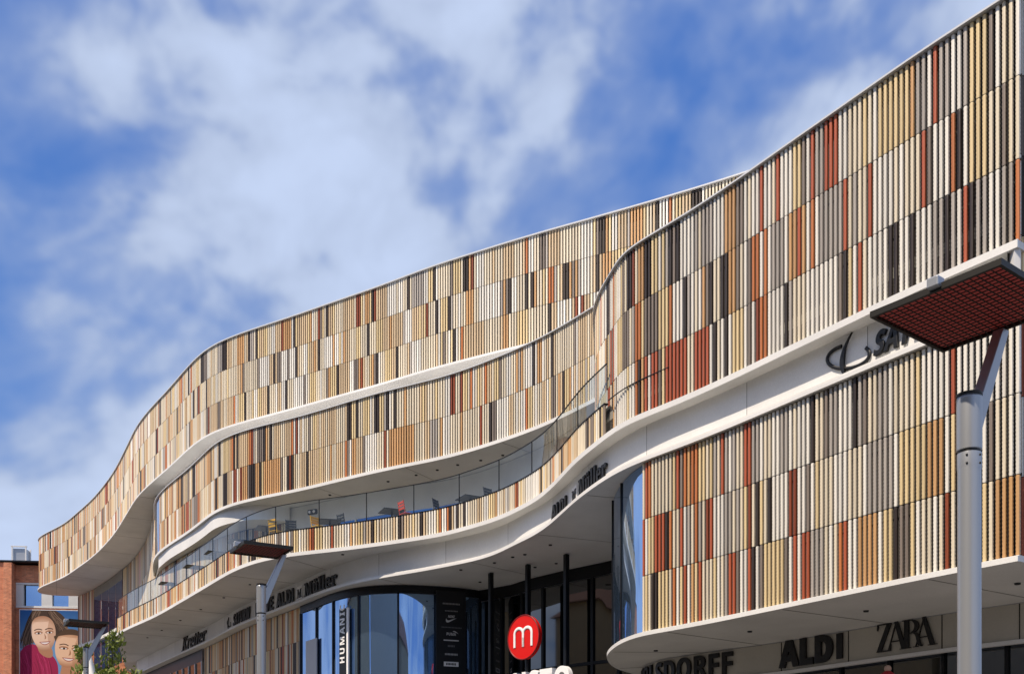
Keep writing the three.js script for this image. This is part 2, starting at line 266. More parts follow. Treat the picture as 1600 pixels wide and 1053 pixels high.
// white sign band and terrace edge
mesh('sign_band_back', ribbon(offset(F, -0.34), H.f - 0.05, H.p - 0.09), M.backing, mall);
{ const w = walk(offset(F, -0.3)), n = Math.round(w.length / 3.1), st = w.length / n; for (let i = 0; i < n; i++) { const a = []; for (let k = 0; k <= 14; k++) a.push(w.at(st * i + 0.006 + (st - 0.012) * k / 14).p); mesh('sign_band_panel', ribbon(a, H.f - 0.05, H.p - 0.09), M.white, mall); } }
{ // sealant seams across the undersides
  const seal = new THREE.MeshStandardMaterial({ color: 0x8f8d88, roughness: 0.9 });
  for (const [P, h, every, deep, from, to] of [[PB, H.p - 0.1, 4.2, 6, 190, 560], [F, H.f - 0.11, 4.2, 5, 560, 990], [L0, H.l0 - 0.086, 3.4, 3.4, 955, 1600], [R2, H.r2 - 0.085, 4.4, 3, 300, 900], [R1, H.r1 - 0.05, 4.6, 7, 60, 235]]) {
    const w = walk(P); for (let s = 1.5; s < w.length; s += every) { const a = w.at(s), px = pxOf(a.p); if (px < from || px > to) continue; const m = mesh('seam', box(0.016, 0.006, deep), seal, mall); m.position.set(a.p.x - a.n.x * (deep / 2 + 0.05), Y(h), a.p.y - a.n.y * (deep / 2 + 0.05)); m.rotation.y = a.turn; }
  }
}
mesh('sign_band_ledge', plate([...offset(F, 0.005), RET, ...BACK, V2(-26, -80)], H.f - 0.105, H.f + 0.02), M.soffit, mall);
mesh('sign_band_lip', thickRibbon(offset(F, 0.05), H.f - 0.11, H.f - 0.03, 0.05), M.white, mall);
mesh('terrace_slab', plate([...offset(PB, 0.02), RET, ...BACK, V2(-26, -72)], H.p - 0.095, H.p + 0.02), M.soffit, mall);
mesh('terrace_lip', thickRibbon(offset(PB, 0.06), H.p - 0.1, H.p + 0.03, 0.05), M.white, mall);
mesh('band_end', box(0.1, H.p - H.f, 0.34), M.white, mall).position.set(CORNER.x - 0.02, Y((H.f + H.p) / 2), CORNER.y - 0.2);
const PAR = PB.filter((p) => pxOf(p) < 947);
clad('terrace_parapet', PAR, H.p + 0.05, H.parapet, 1, (px) => (px < 400 ? MIX.tan : MIX.left), { repeat: 0.3, label: 'low curved parapet of ceramic baguettes along the terrace' });
mesh('parapet_cap', thickRibbon(offset(PAR, -0.02), H.parapet, H.parapet + 0.022, 0.12), M.rail, mall);
mesh('cladding_slot', thickRibbon(offset(PB.filter((p) => pxOf(p) > 944 && pxOf(p) < 1049), -0.028), H.parapet + 0.004, H.parapet + 0.018, 0.03), M.rail, mall);
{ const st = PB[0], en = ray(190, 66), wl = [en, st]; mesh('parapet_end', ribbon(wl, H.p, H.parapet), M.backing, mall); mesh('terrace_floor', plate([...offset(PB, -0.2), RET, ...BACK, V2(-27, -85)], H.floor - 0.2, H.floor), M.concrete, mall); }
{ // glass balustrade, one sheet after another
  const w = walk(offset(PAR, -0.1)), n = Math.round(w.length / 2.0), step = w.length / n;
  for (let i = 0; i < n; i++) {
    const a = []; for (let k = 0; k <= 8; k++) a.push(w.at(step * i + 0.012 + (step - 0.024) * k / 8).p);
    mesh('glass_panel', ribbon(a, H.parapet + 0.035, H.glass), M.pane, mall);
    const e = w.at(step * i), m = mesh('glass_joint', box(0.025, H.glass - H.parapet, 0.025), M.rail, mall); m.position.set(e.p.x, Y((H.glass + H.parapet) / 2), e.p.y); m.rotation.y = e.turn;
  }
  mesh('handrail', thickRibbon(offset(PAR, -0.08), H.glass, H.glass + 0.022, 0.03), M.rail, mall);
  const end = w.at(0).p, back = []; for (let k = 0; k <= 6; k++) back.push(end.clone().lerp(ray(188, 63), k / 6)); mesh('glass_panel', ribbon(back.reverse(), H.floor, H.glass), M.pane, mall);
}
// terrace back wall
{
  const HD = fair([[247, 52.3], [263, 50.4], [293, 48.1], [316, 46.3], [339, 44.5], [372, 43.6], [401, 43.2], [430, 43.4], [452, 43.6]].map(([a, d]) => ray(a, d)), 0.25, 0.5);
  const L = TB.filter((p) => pxOf(p) < 448), Rr = TB.filter((p) => pxOf(p) >= 446);
  clad('terrace_wall_cladding', L, H.floor, 11.5, 1, () => MIX.left, { label: 'cream and beige baguette wall behind the glass balustrade' });
  mesh('terrace_wall_head', ribbon(HD, 11.55, H.r2 - 0.08), M.white, mall); mesh('terrace_wall_head_underside', plate([...HD, ...[...L].reverse()], 11.5, 11.55), M.white, mall);
  mesh('terrace_wall', ribbon(Rr, 11.1, H.r2 - 0.1), M.white, mall);
  const w = walk(Rr), n = 9, st = w.length / n;
  for (let i = 0; i < n; i++) { const A = w.at(st * i + 0.04).p, B = w.at(st * (i + 1) - 0.04).p; mesh('terrace_window', ribbon([A, B], H.floor + 0.05, 11.1), i === 0 ? M.darkGlass : M.blueGlass, mall); const e = w.at(st * i), m = mesh('window_frame', box(0.08, 1.45, 0.08), M.white, mall); m.position.set(e.p.x, Y(10.4), e.p.y); m.rotation.y = e.turn; }
}
// ground floor: baguette wall, shop glass, entrance
{
  const W = offset(F, -0.35), tile = W.filter((p) => { const x = pxOf(p); return x > 316 && x < 469; }), shop = W.filter((p) => pxOf(p) <= 317);
  clad('ground_floor_cladding', tile, -1.6, H.f - 0.13, 7, () => MIX.tan, { repeat: 0.3, label: 'ground floor wall of tan, rust and brown baguettes under the terrace' });
  const panes = (P, n, h0, h1, mat, frame, bar = 0.07, name = 'shop_window') => { const w = walk(P), st = w.length / n; for (let i = 0; i < n; i++) { const a = []; for (let k = 0; k <= 6; k++) a.push(w.at(st * i + bar / 2 + (st - bar) * k / 6).p); mesh(name, ribbon(a, h0, h1), mat, mall); } for (let i = 0; i <= n; i++) { const e = w.at(st * i), m = mesh('mullion', box(bar, h1 - h0, 0.12), frame, mall); m.position.set(e.p.x, Y((h0 + h1) / 2), e.p.y); m.rotation.y = e.turn; } };
  panes(shop, 12, -1.6, H.f - 0.75, M.darkGlass, M.steel, 0.12);
  mesh('shop_window_head', ribbon(shop, H.f - 0.75, H.f - 0.13), M.darkMetal, mall);
  panes(G, 6, -1.6, H.f - 0.42, M.mirrorGlass, M.darkMetal);
  mesh('shop_window_head', ribbon(offset(G, 0.05), H.f - 0.42, H.f - 0.13), M.darkMetal, mall);
  panes(ENT, 7, -1.6, H.f - 0.55, M.darkGlass, M.darkMetal, 0.12);
  mesh('shop_window_head', ribbon(offset(ENT, 0.05), H.f - 0.55, H.f - 0.13), M.darkMetal, mall);
  for (const h of [4.6, 1.9]) mesh('transom', thickRibbon(offset(ENT, 0.06), h, h + 0.1, 0.1), M.darkMetal, mall);
  for (const [px, d] of [[767, 36.7], [825, 35.4], [885, 33.95]]) { const p = ray(px, d), m = mesh('post', new RoundedBoxGeometry(0.15, H.f - 0.13 + EYE, 0.15, 2, 0.02), M.darkMetal, mall); m.position.set(p.x, Y((H.f - 0.13 - EYE) / 2), p.y); m.rotation.y = 0.6; }
  // shops below the lower volume
  mesh('shop_sign_band', ribbon(S, H.signLow, H.l0 - 0.1), M.signPanel, mall);
  mesh('shop_sign_ledge', thickRibbon(offset(S, 0.06), H.signLow - 0.08, H.signLow, 0.1), M.white, mall);
  { const w = walk(offset(S, 0.004)); for (const px of [1219, 1327, 1467, 1590]) { const e = w.at(w.find(px)), m = mesh('panel_joint', box(0.02, H.l0 - H.signLow - 0.1, 0.01), M.lampDark, mall); m.position.set(e.p.x, Y((H.l0 + H.signLow) / 2 - 0.05), e.p.y); m.rotation.y = e.turn; } }
  panes(offset(S, -0.25), 12, -1.6, H.signLow - 0.05, M.darkGlass, M.darkMetal);
}
// recessed ceiling lights
for (const [h, list] of [[H.p - 0.095, [[390, 913], [349, 933.6], [313, 952], [281, 969], [252, 984.5], [229.6, 996], [535, 866]]], [H.f - 0.105, [[720, 890], [750, 909], [772.5, 879], [801, 870], [820, 866], [860, 851], [869, 880], [836, 886]]], [H.l0 - 0.08, [[1172, 986], [1025, 1016], [1354, 954], [1591, 911]]], [H.r2 - 0.08, [[650, 742], [683, 734], [715, 726], [751, 719], [785.5, 711], [515, 773], [606, 752]]]])
  for (const [px, py] of list) { const p = ray(px, h * FOCAL / (HORIZON - py)), m = mesh('downlight', new THREE.CylinderGeometry(0.06, 0.05, 0.04, 14), M.rail, mall); m.position.set(p.x, Y(h) - 0.01, p.y); }

// ---------------------------------------------------------------- signs
const fontDir = 'fonts/droid/', bold = await new FontLoader().loadAsync(fontDir + 'droid_sans_bold.typeface.json'), serif = await new FontLoader().loadAsync(fontDir + 'droid_serif_regular.typeface.json'), serifB = await new FontLoader().loadAsync(fontDir + 'droid_serif_bold.typeface.json');
const capI = (size, depth) => { const c = new TextGeometry('H', { font: bold, size, depth, bevelEnabled: false }); c.computeBoundingBox(); const b = c.boundingBox, w = size * 0.27, adv = bold.data.glyphs.I.ha * size / bold.data.resolution; return box(w, b.max.y, depth, adv / 2, b.max.y / 2, depth / 2); };
function lettering(parent, text, { P, px, from, h, size, font = bold, mat = M.black, depth = 0.05, lead = 1, out = 0.02, sx = 1, slant = 0, fat = 0 }) {
  const w = walk(P); let s = from !== undefined ? from : w.find(px);
  for (const ch of text) {
    const gl = font.data.glyphs[ch] ?? font.data.glyphs['?'], adv = gl.ha * size / font.data.resolution * sx * lead;
    if (ch !== ' ') {
      const g = ch === 'I' && font === bold ? capI(size, depth) : new TextGeometry(ch, { font, size, depth, curveSegments: 6, bevelEnabled: fat > 0, bevelSize: fat, bevelThickness: 0.004, bevelSegments: 1 });
      g.applyMatrix4(new THREE.Matrix4().set(sx, slant, 0, 0, 0, 1, 0, 0, 0, 0, 1, 0, 0, 0, 0, 1));
      g.computeBoundingBox(); const half = adv / 2; g.translate(-half, 0, 0);
      const a = w.at(s + half), m = mesh('letter', g, mat, parent); m.position.set(a.p.x + a.n.x * out, Y(h), a.p.y + a.n.y * out); m.rotation.y = a.turn;
    }
    s += adv;
  }
  return s;
}
function didone(parent, P, px, h, H0) { // tall high-contrast letters that lean into one another
  const w = walk(P), s0 = w.find(px), q = (...p) => new THREE.Shape(p.map(([x, y]) => V2(x * H0, y * H0)));
  const A = [q([0, 0], [0.035, 0], [0.38, 1], [0.34, 1]), q([0.28, 1], [0.42, 1.03], [0.8, 0], [0.6, 0]), q([0.13, 0.3], [0.58, 0.3], [0.57, 0.335], [0.14, 0.335]), q([-0.08, 0], [0.13, 0], [0.13, 0.025], [-0.08, 0.025]), q([0.52, 0], [0.88, 0], [0.88, 0.025], [0.52, 0.025])];
  const bowl = new THREE.Shape(); bowl.moveTo(0.2 * H0, 1 * H0); bowl.bezierCurveTo(0.75 * H0, 1.02 * H0, 0.75 * H0, 0.46 * H0, 0.2 * H0, 0.5 * H0); bowl.lineTo(0.2 * H0, 0.535 * H0); bowl.bezierCurveTo(0.52 * H0, 0.52 * H0, 0.52 * H0, 0.97 * H0, 0.2 * H0, 0.965 * H0);
  const leg = new THREE.Shape(); leg.moveTo(0.3 * H0, 0.52 * H0); leg.bezierCurveTo(0.62 * H0, 0.5 * H0, 0.42 * H0, 0.02 * H0, 0.72 * H0, 0.0); leg.lineTo(0.78 * H0, 0.05 * H0); leg.bezierCurveTo(0.58 * H0, 0.1 * H0, 0.74 * H0, 0.5 * H0, 0.42 * H0, 0.53 * H0);
  const R = [q([0, 0], [0.2, 0], [0.2, 1], [0, 1]), bowl, leg, q([-0.08, 0.975], [0.1, 0.975], [0.1, 1], [-0.08, 1]), q([-0.08, 0], [0.28, 0], [0.28, 0.025], [-0.08, 0.025])];
  const Z = [q([0.0, 0], [0.2, 0], [0.66, 1], [0.46, 1]), q([0.03, 0.965], [0.6, 0.965], [0.6, 1], [0.03, 1]), q([0.03, 0.78], [0.06, 0.78], [0.09, 0.97], [0.03, 0.97]), q([0.05, 0], [0.62, 0], [0.62, 0.035], [0.05, 0.035]), q([0.56, 0.03], [0.62, 0.03], [0.64, 0.24], [0.61, 0.24])];
  for (const [name, sh, x] of [['Z', Z, 0], ['A', A, 0.5], ['R', R, 1.2], ['A', A, 1.66]]) {
    const g = mergeGeometries(sh.map((k, i) => { const e = new THREE.ExtrudeGeometry(k, { depth: 0.03 + i * 0.002, bevelEnabled: false, curveSegments: 10 }); return e; })), a = w.at(s0 + (x + 0.4) * H0); g.translate(-0.4 * H0, 0, 0);
    const m = mesh('letter', g, M.black, parent); m.position.set(a.p.x + a.n.x * (0.02 + x * 0.003), Y(h), a.p.y + a.n.y * (0.02 + x * 0.003)); m.rotation.y = a.turn;
  }
}
const bandP = offset(F, -0.3);
{ const t = thing('shop_sign', 'long row of plain black capitals at the rounded end of the shop sign band', 'sign'); lettering(t, 'WOLSDORFF', { P: S, px: 1003, h: 3.24, size: 0.56, sx: 1.0, fat: 0.008 }); }
{ const t = thing('shop_sign', 'heavy black four-letter sign beside the thin serif letters', 'sign'); lettering(t, 'ALDI', { P: S, px: 1221, h: 3.26, size: 0.58, sx: 1.05, fat: 0.03, lead: 1.02 }); }
{ const t = thing('shop_sign', 'tall overlapping serif black letters on the shop sign band', 'sign'); didone(t, S, 1369, 3.27, 0.6); }
function planet(parent, P, px, h, r, mat) { // ring with a blade through it
  const a = walk(P).at(walk(P).find(px)), g = new THREE.Group(); g.name = 'emblem';
  const ring = []; for (let i = 0; i <= 40; i++) { const t = 2.0 + i / 40 * 5.0; ring.push(new THREE.Vector3(Math.cos(t) * r * 1.45, Math.sin(t) * r * 0.6, 0)); }
  const rg = new THREE.TubeGeometry(new THREE.CatmullRomCurve3(ring), 60, r * 0.11, 6); rg.scale(1, 1, 0.5); rg.rotateZ(-0.3);
  const sh = new THREE.Shape(); sh.moveTo(r * 0.35, r * 1.15); sh.quadraticCurveTo(-r * 0.45, r * 0.3, -r * 0.05, -r * 1.1); sh.quadraticCurveTo(-r * 1.0, -r * 0.1, r * 0.35, r * 1.15);
  const bg = new THREE.ExtrudeGeometry(sh, { depth: 0.05, bevelEnabled: false });
  const m = mesh('emblem', mergeGeometries([rg.toNonIndexed(), bg.index ? bg.toNonIndexed() : bg].map((q) => { q.deleteAttribute('uv'); return q; })), mat, parent);
  m.position.set(a.p.x + a.n.x * 0.03, Y(h), a.p.y + a.n.y * 0.03); m.rotation.y = a.turn;
}
{ const t = thing('shop_sign', 'slanted black letters with large ringed planet emblem, half behind the lamp head', 'sign'); planet(t, bandP, 1328, 8.47, 0.36, M.black); lettering(t, 'SATURN', { P: bandP, px: 1374, h: 8.25, size: 0.42, sx: 0.8, slant: 0.2, fat: 0.012 }); }
function crest(parent, P, s, h, size) { // square emblem with a letter cut into it
  const a = walk(P).at(s), m = mesh('emblem', box(size, size * 1.15, 0.04), M.letterWhite, parent); m.position.set(a.p.x + a.n.x * 0.03, Y(h + size * 0.5), a.p.y + a.n.y * 0.03); m.rotation.y = a.turn;
  const g = new TextGeometry('M', { font: serifB, size: size * 0.7, depth: 0.02, curveSegments: 4, bevelEnabled: false }); g.translate(-size * 0.42, -size * 0.35, 0.02); mesh('emblem_letter', g, M.black, m);
}
{ const t = thing('shop_sign', 'black lettering with small crest on the swooping white band over the entrance', 'sign'); const w = walk(bandP); let s = lettering(t, 'ALDI', { P: bandP, px: 866, h: 8.2, size: 0.42, fat: 0.012 }); s += 0.7; crest(t, bandP, s, 8.18, 0.42); lettering(t, 'Müller', { P: bandP, from: s + 0.42, h: 8.2, size: 0.46, font: serifB, fat: 0.012, sx: 0.92 }); }
{ const t = thing('shop_sign', 'long black lettering of three names above the ground floor baguette wall', 'sign'); const w = walk(bandP); let s = lettering(t, 'REWE', { P: bandP, px: 399, h: 8.18, size: 0.56, fat: 0.012, sx: 1.0 }); s = lettering(t, 'ALDI', { P: bandP, from: s + 0.35, h: 8.18, size: 0.56, fat: 0.025, sx: 1.05 }); crest(t, bandP, s + 0.5, 8.16, 0.5); lettering(t, 'Müller', { P: bandP, from: s + 1.0, h: 8.18, size: 0.52, font: serifB, fat: 0.014, sx: 1.2 }); }
{ const t = thing('shop_sign', 'small slanted black letters with planet emblem beside the script sign', 'sign'); planet(t, bandP, 358, 8.45, 0.24, M.black); lettering(t, 'SATURN', { P: bandP, px: 366, h: 8.22, size: 0.5, sx: 0.92, slant: 0.2, fat: 0.012 }); }
{ const t = thing('shop_sign', 'black script lettering at the far end of the white sign band', 'sign'); lettering(t, 'Kretter', { P: bandP, px: 284, h: 8.18, size: 0.7, font: serif, sx: 1.35, slant: 0.45, fat: 0.014 }); }
{ // hanging vertical banner in the shop glass
  const w = walk(offset(G, 0.12)), a = w.at(w.find(538)), t = thing('banner_sign', 'tall dark banner with white letters running upward in the shop glass', 'sign'); t.position.set(a.p.x, Y(0), a.p.y); t.rotation.y = a.turn;
  mesh('panel', new RoundedBoxGeometry(0.44, 8.6, 0.05, 2, 0.01), M.black, t).position.set(0, 2.9, 0);
  mesh('edge_strip', box(0.1, 8.6, 0.06), M.letterWhite, t).position.set(0.3, 2.9, 0);
  let y = 5.15; for (const ch of 'HUMANIC') { const g = new TextGeometry(ch, { font: bold, size: 0.29, depth: 0.02, curveSegments: 5, bevelEnabled: false }), adv = bold.data.glyphs[ch].ha * 0.29 / bold.data.resolution * 1.16; g.rotateZ(Math.PI / 2); g.translate(0.14, 0, 0.026); mesh('letter', g, M.letterWhite, t).position.y = y; y += adv; }
}
{ // poster in the first shop window
  const w = walk(offset(G, 0.1)), a = w.at(w.find(486)), t = thing('window_poster', 'white and grey upright poster in the window beside the baguette wall', 'poster'); t.position.set(a.p.x, Y(0), a.p.y); t.rotation.y = a.turn;
  mesh('panel', new RoundedBoxGeometry(1.1, 6.4, 0.04, 2, 0.01), new THREE.MeshStandardMaterial({ color: 0xb9bcc2, roughness: 0.5 }), t).position.y = 3.2;
  mesh('picture', box(0.75, 4.4, 0.03), new THREE.MeshStandardMaterial({ color: 0x24262b, roughness: 0.5 }), t).position.set(0.1, 2.4, 0.02);
}
{ // shop directory printed on a dark board
  const c = document.createElement('canvas'); c.width = 256; c.height = 512; const x = c.getContext('2d'); x.fillStyle = '#08090b'; x.fillRect(0, 0, 256, 512); x.fillStyle = '#8e8e90'; x.textAlign = 'center';
  const put = (s, y, f) => { x.font = f; x.fillText(s, 128, y); };
  const line = (y, w, h) => { for (let q = -w / 2; q < w / 2; q += 13) x.fillRect(128 + q, y - h, 9, h); }; line(40, 150, 12); line(90, 110, 9);
  x.fillStyle = '#c9c9c9'; x.beginPath(); x.moveTo(84, 138); x.quadraticCurveTo(70, 178, 110, 166); x.lineTo(182, 132); x.lineTo(112, 152); x.quadraticCurveTo(90, 158, 84, 138); x.fill(); put('NIKE', 134, 'italic bold 26px sans-serif');
  x.fillStyle = '#6a6a6c'; line(208, 170, 8); x.fillStyle = '#c9c9c9'; put('PUMA', 262, 'bold 30px sans-serif'); x.beginPath(); x.moveTo(140, 232); x.quadraticCurveTo(160, 216, 196, 250); x.quadraticCurveTo(170, 236, 140, 232); x.fill();
  x.fillRect(60, 292, 136, 9); x.fillStyle = '#6a6a6c'; line(344, 60, 14); x.fillStyle = '#a9a9a9'; line(404, 112, 14); x.fillStyle = '#e4e4e4'; x.fillRect(62, 450, 132, 34); x.fillStyle = '#111'; line(475, 90, 16);
  const tex = new THREE.CanvasTexture(c); tex.colorSpace = THREE.SRGBColorSpace;
  const w = walk(offset(G, 0.14)), a = w.at(w.find(703)), t = thing('directory_board', 'tall black directory board with small white shop names beside the entrance', 'sign'); t.position.set(a.p.x, Y(0), a.p.y); t.rotation.y = a.turn;
  mesh('board', new RoundedBoxGeometry(1.15, 3.2, 0.06, 2, 0.01), M.black, t).position.y = 6.15;
  mesh('print', new THREE.PlaneGeometry(1.1, 2.6), new THREE.MeshStandardMaterial({ map: tex, roughness: 0.4 }), t).position.set(0, 6.15, 0.036);
}
{ // round red sign over the entrance letters
  const p = ray(820, 33.6), t = thing('round_sign', 'round red sign with a white letter m over the entrance', 'sign'); t.position.set(p.x, Y(5.21), p.y); t.rotation.y = -0.8;
  const d = new THREE.CylinderGeometry(0.69, 0.69, 0.14, 64); d.rotateX(Math.PI / 2); mesh('disc', d, M.red, t);
  const rim = new THREE.TorusGeometry(0.69, 0.022, 8, 64); mesh('rim', rim, new THREE.MeshStandardMaterial({ color: 0x7d0f0c, roughness: 0.4 }), t).position.z = 0.065;
  const arch = (x0, x1) => { const c = []; c.push(new THREE.Vector3(x0, -0.3, 0)); c.push(new THREE.Vector3(x0, 0.0, 0)); for (let i = 0; i <= 8; i++) { const q = Math.PI - i / 8 * Math.PI; c.push(new THREE.Vector3((x0 + x1) / 2 + Math.cos(q) * (x1 - x0) / 2, 0.12 + Math.sin(q) * 0.17, 0)); } c.push(new THREE.Vector3(x1, 0, 0)); c.push(new THREE.Vector3(x1, -0.3, 0)); const g = new THREE.TubeGeometry(new THREE.CatmullRomCurve3(c), 40, 0.05, 8); g.scale(1, 1, 0.4); return g; };
  const mm = mesh('letter', mergeGeometries([arch(-0.38, 0), arch(0, 0.38)]), M.letterWhite, t); mm.position.z = 0.08;
  mesh('support', rod([0, -0.6, -0.12], [0, -3.0, -0.12], 0.05), M.darkMetal, t);
}
{ const p = ray(836, 33.4), dir = V2(0.62, 0.78).normalize(), P = []; for (let i = -20; i <= 20; i++) P.push(p.clone().addScaledVector(dir, i * 0.25)); const t = thing('entrance_sign', 'large white block letters under the round red sign', 'sign'); lettering(t, 'GUSTO', { P, from: 3.2, h: 3.17, size: 0.95, mat: M.letterWhite, depth: 0.16, out: 0, sx: 0.85, fat: 0.01 }); const w = walk(P); const a = w.at(5), b = mesh('beam', box(5, 0.14, 0.14), M.darkMetal, t); b.position.set(a.p.x, Y(3.03), a.p.y); b.rotation.y = a.turn; }

// ---------------------------------------------------------------- street lamps with square reflector heads
function lamp(label, px, d, hTop, hHead, size, dia, turn, arm) {
  const p = ray(px, d), t = thing('street_lamp', label, 'street lamp', 'street lamps with square reflectors'); t.position.set(p.x, 0, p.y); t.rotation.y = turn;
  const top = Y(hTop), hd = Y(hHead), r = dia / 2;
  const prof = [[r * 0.97, 0], [r * 0.97, top - 0.71], [r * 1.0, top - 0.70], [r * 1.0, top - 0.555], [r * 0.9, top - 0.55], [r * 0.9, top - 0.525], [r * 1.04, top - 0.52], [r * 1.04, top - 0.03], [r * 1.0, top], [0, top]].map(([a, b]) => V2(a, b));
  mesh('pole', new THREE.LatheGeometry(prof, 40), M.steel, t);
  mesh('pole_band', new THREE.CylinderGeometry(r * 0.95, r * 0.95, 0.02, 32), M.black, t).position.y = top - 0.537;
  mesh('pole_cap', new THREE.CylinderGeometry(r * 1.06, r * 1.06, 0.025, 32), M.lampDark, t).position.y = top + 0.012;
  for (const [q, yy] of [[-0.6, 0.59], [0.6, 0.59], [-0.6, 0.67], [0.6, 0.67]]) mesh('screw', new THREE.SphereGeometry(0.012, 8, 6), M.black, t).position.set(Math.sin(q - turn) * r, top - yy, Math.cos(q - turn) * r);
  const half = size / 2, b0 = [r * 0.75, top - 0.55, 0], b1 = [half * 0.96, hd, 0];
  // flat tapering arm from pole side to head edge
  const sh = new THREE.Shape(); sh.moveTo(r * 0.5, top - 0.36); sh.lineTo(r * 1.05, top - 0.34); sh.lineTo(half * 1.0, hd - 0.02); sh.lineTo(half * 0.84, hd - 0.02); sh.lineTo(r * 0.9, top - 0.05); sh.lineTo(r * 0.5, top - 0.05);
  const ag = new THREE.ExtrudeGeometry(sh, { depth: 0.1, bevelEnabled: true, bevelSize: 0.006, bevelThickness: 0.006, bevelSegments: 1 }); ag.translate(0, 0, -0.05); mesh('arm', ag, M.steel, t);
  const head = mesh('head_frame', mergeGeometries([box(size, 0.06, 0.035, 0, 0, half - 0.0175), box(size, 0.06, 0.035, 0, 0, -half + 0.0175), box(0.035, 0.06, size - 0.07, half - 0.0175, 0, 0), box(0.035, 0.06, size - 0.07, -half + 0.0175, 0, 0)]), M.lampDark, t); head.position.y = hd + 0.03;
  mesh('reflector', box(size - 0.07, 0.02, size - 0.07), new THREE.MeshPhysicalMaterial({ color: 0xbb6862, roughness: 1, transmission: 0.4, thickness: 0 }), t).position.y = hd + 0.045;
  const bars = [], n = Math.round(size / 0.075); for (let i = 1; i < n; i++) { const o = -half + 0.05 + (size - 0.1) * i / n; bars.push(box(size - 0.07, 0.008, 0.009, 0, 0, o), box(0.009, 0.008, size - 0.07, o, 0.002, 0)); }
  const gr = mesh('grille', mergeGeometries(bars), M.lampDark, t); gr.position.y = hd + 0.01; gr.userData.kind = 'stuff';
  const cl = mesh('clamp', new RoundedBoxGeometry(0.12, 0.1, 0.12, 2, 0.015), M.steel, t); cl.position.set(-half, hd + 0.07, half * 0.05);
  return t;
}
const AX = Math.atan2(0.616, 0.788);   // the heads stand square to the street
lamp('tall silver street lamp in front of the lower baguette band', 1515.5, 10.39, 3.95, 4.77, 1.325, 0.226, AX);
lamp('silver street lamp in front of the long black lettering of three names', 408, 20.27, 4.13, 4.77, 0.95, 0.175, Math.atan2(0.5, 0.85));
lamp('silver street lamp beside the small tree', 133.5, 28.65, 4.17, 4.77, 1.0, 0.14, Math.atan2(0.5, 0.85));

// ---------------------------------------------------------------- terrace furniture
function chair(label, px, d, turn, color, group) {
  const p = ray(px, d), t = thing('terrace_chair', label, 'chair', group), m = new THREE.MeshStandardMaterial({ color, roughness: 0.5 }); t.position.set(p.x, Y(H.floor), p.y); t.rotation.y = turn;
  mesh('seat', new RoundedBoxGeometry(0.42, 0.03, 0.42, 2, 0.012), m, t).position.y = 0.45;
  for (let i = 0; i < 3; i++) mesh('back_slat', new RoundedBoxGeometry(0.4, 0.08, 0.02, 2, 0.006), m, t).position.set(0, 0.62 + i * 0.1, -0.215 - i * 0.02);
  for (const s of [-1, 1]) { mesh('leg', rod([s * 0.19, 0, 0.2], [s * 0.19, 0.45, 0.17], 0.014), m, t); mesh('leg', rod([s * 0.19, 0, -0.24], [s * 0.19, 0.45, -0.19], 0.014), m, t); mesh('back_post', rod([s * 0.19, 0.45, -0.19], [s * 0.19, 0.88, -0.27], 0.014), m, t); }
  return t;
}
function table(label, px, d, turn, group) {
  const p = ray(px, d), t = thing('terrace_table', label, 'table', group); t.position.set(p.x, Y(H.floor), p.y); t.rotation.y = turn;
  mesh('table_top', new RoundedBoxGeometry(0.8, 0.03, 0.8, 2, 0.01), M.darkMetal, t).position.y = 0.74;
  mesh('stem', rod([0, 0, 0], [0, 0.73, 0], 0.035), M.darkMetal, t); mesh('foot', new RoundedBoxGeometry(0.5, 0.03, 0.5, 2, 0.01), M.darkMetal, t).position.y = 0.015;
  return t;
}
chair('yellow slatted chair behind the terrace glass', 432, 39.9, 2.6, 0xe3a80e);
chair('second yellow chair beside a dark terrace table', 498, 39.2, 0.9, 0xd9a520);
chair('orange-red chair on the terrace under the middle band', 636, 37.5, 2.2, 0xc9452a);
const dk = 'dark terrace tables and chairs';
for (const [px, d, a, l] of [[416, 40.6, 0.4, 'dark square table beside the first yellow chair near the dome camera'], [515, 39.6, 0.2, 'dark square table under the twin floodlight'], [612, 38.2, 0.4, 'dark square table beside the orange-red chair'], [735, 36.6, 0.5, 'dark square table at the narrow end of the terrace']]) table(l, px, d, a, 'dark terrace tables');
for (const [px, d, a, l] of [[455, 39.6, 0.3, 'dark grey chair between the two yellow chairs'], [540, 39.2, 2.4, 'dark grey chair beside the table under the floodlight'], [690, 37, 1.1, 'dark grey chair between the orange-red chair and the end table'], [770, 35.6, 0.8, 'dark grey chair where the terrace narrows beyond the end table']]) chair(l, px, d, a, 0x22262b, dk);
for (const [px, d, a] of [[372, 42.6, 0.3], [336, 44.6, 0.5], [302, 47.2, 0.5], [262, 50.8, 0.5]]) table('dark table seen through the long sloping run of glass', px, d, a, 'tables at the far end of the terrace');
{ const p = ray(488, 42.4), t = thing('floodlight', 'small black twin floodlight on the white terrace wall', 'floodlight'); t.position.set(p.x, Y(11.55), p.y); mesh('housing', new RoundedBoxGeometry(0.44, 0.2, 0.12, 2, 0.03), M.black, t); for (const s of [-1, 1]) mesh('lens', new THREE.SphereGeometry(0.06, 12, 8), M.letterWhite, t).position.set(s * 0.11, 0, 0.05); t.rotation.y = -0.5; }
{ const p = ray(422, 43.5), t = thing('security_camera', 'small dark dome camera on the sunlit terrace wall', 'camera'); t.position.set(p.x, Y(11.75), p.y); mesh('dome', new THREE.SphereGeometry(0.12, 16, 12), M.lampDark, t); mesh('bracket', rod([0, 0.05, -0.3], [0, 0, 0], 0.03), M.steel, t); }

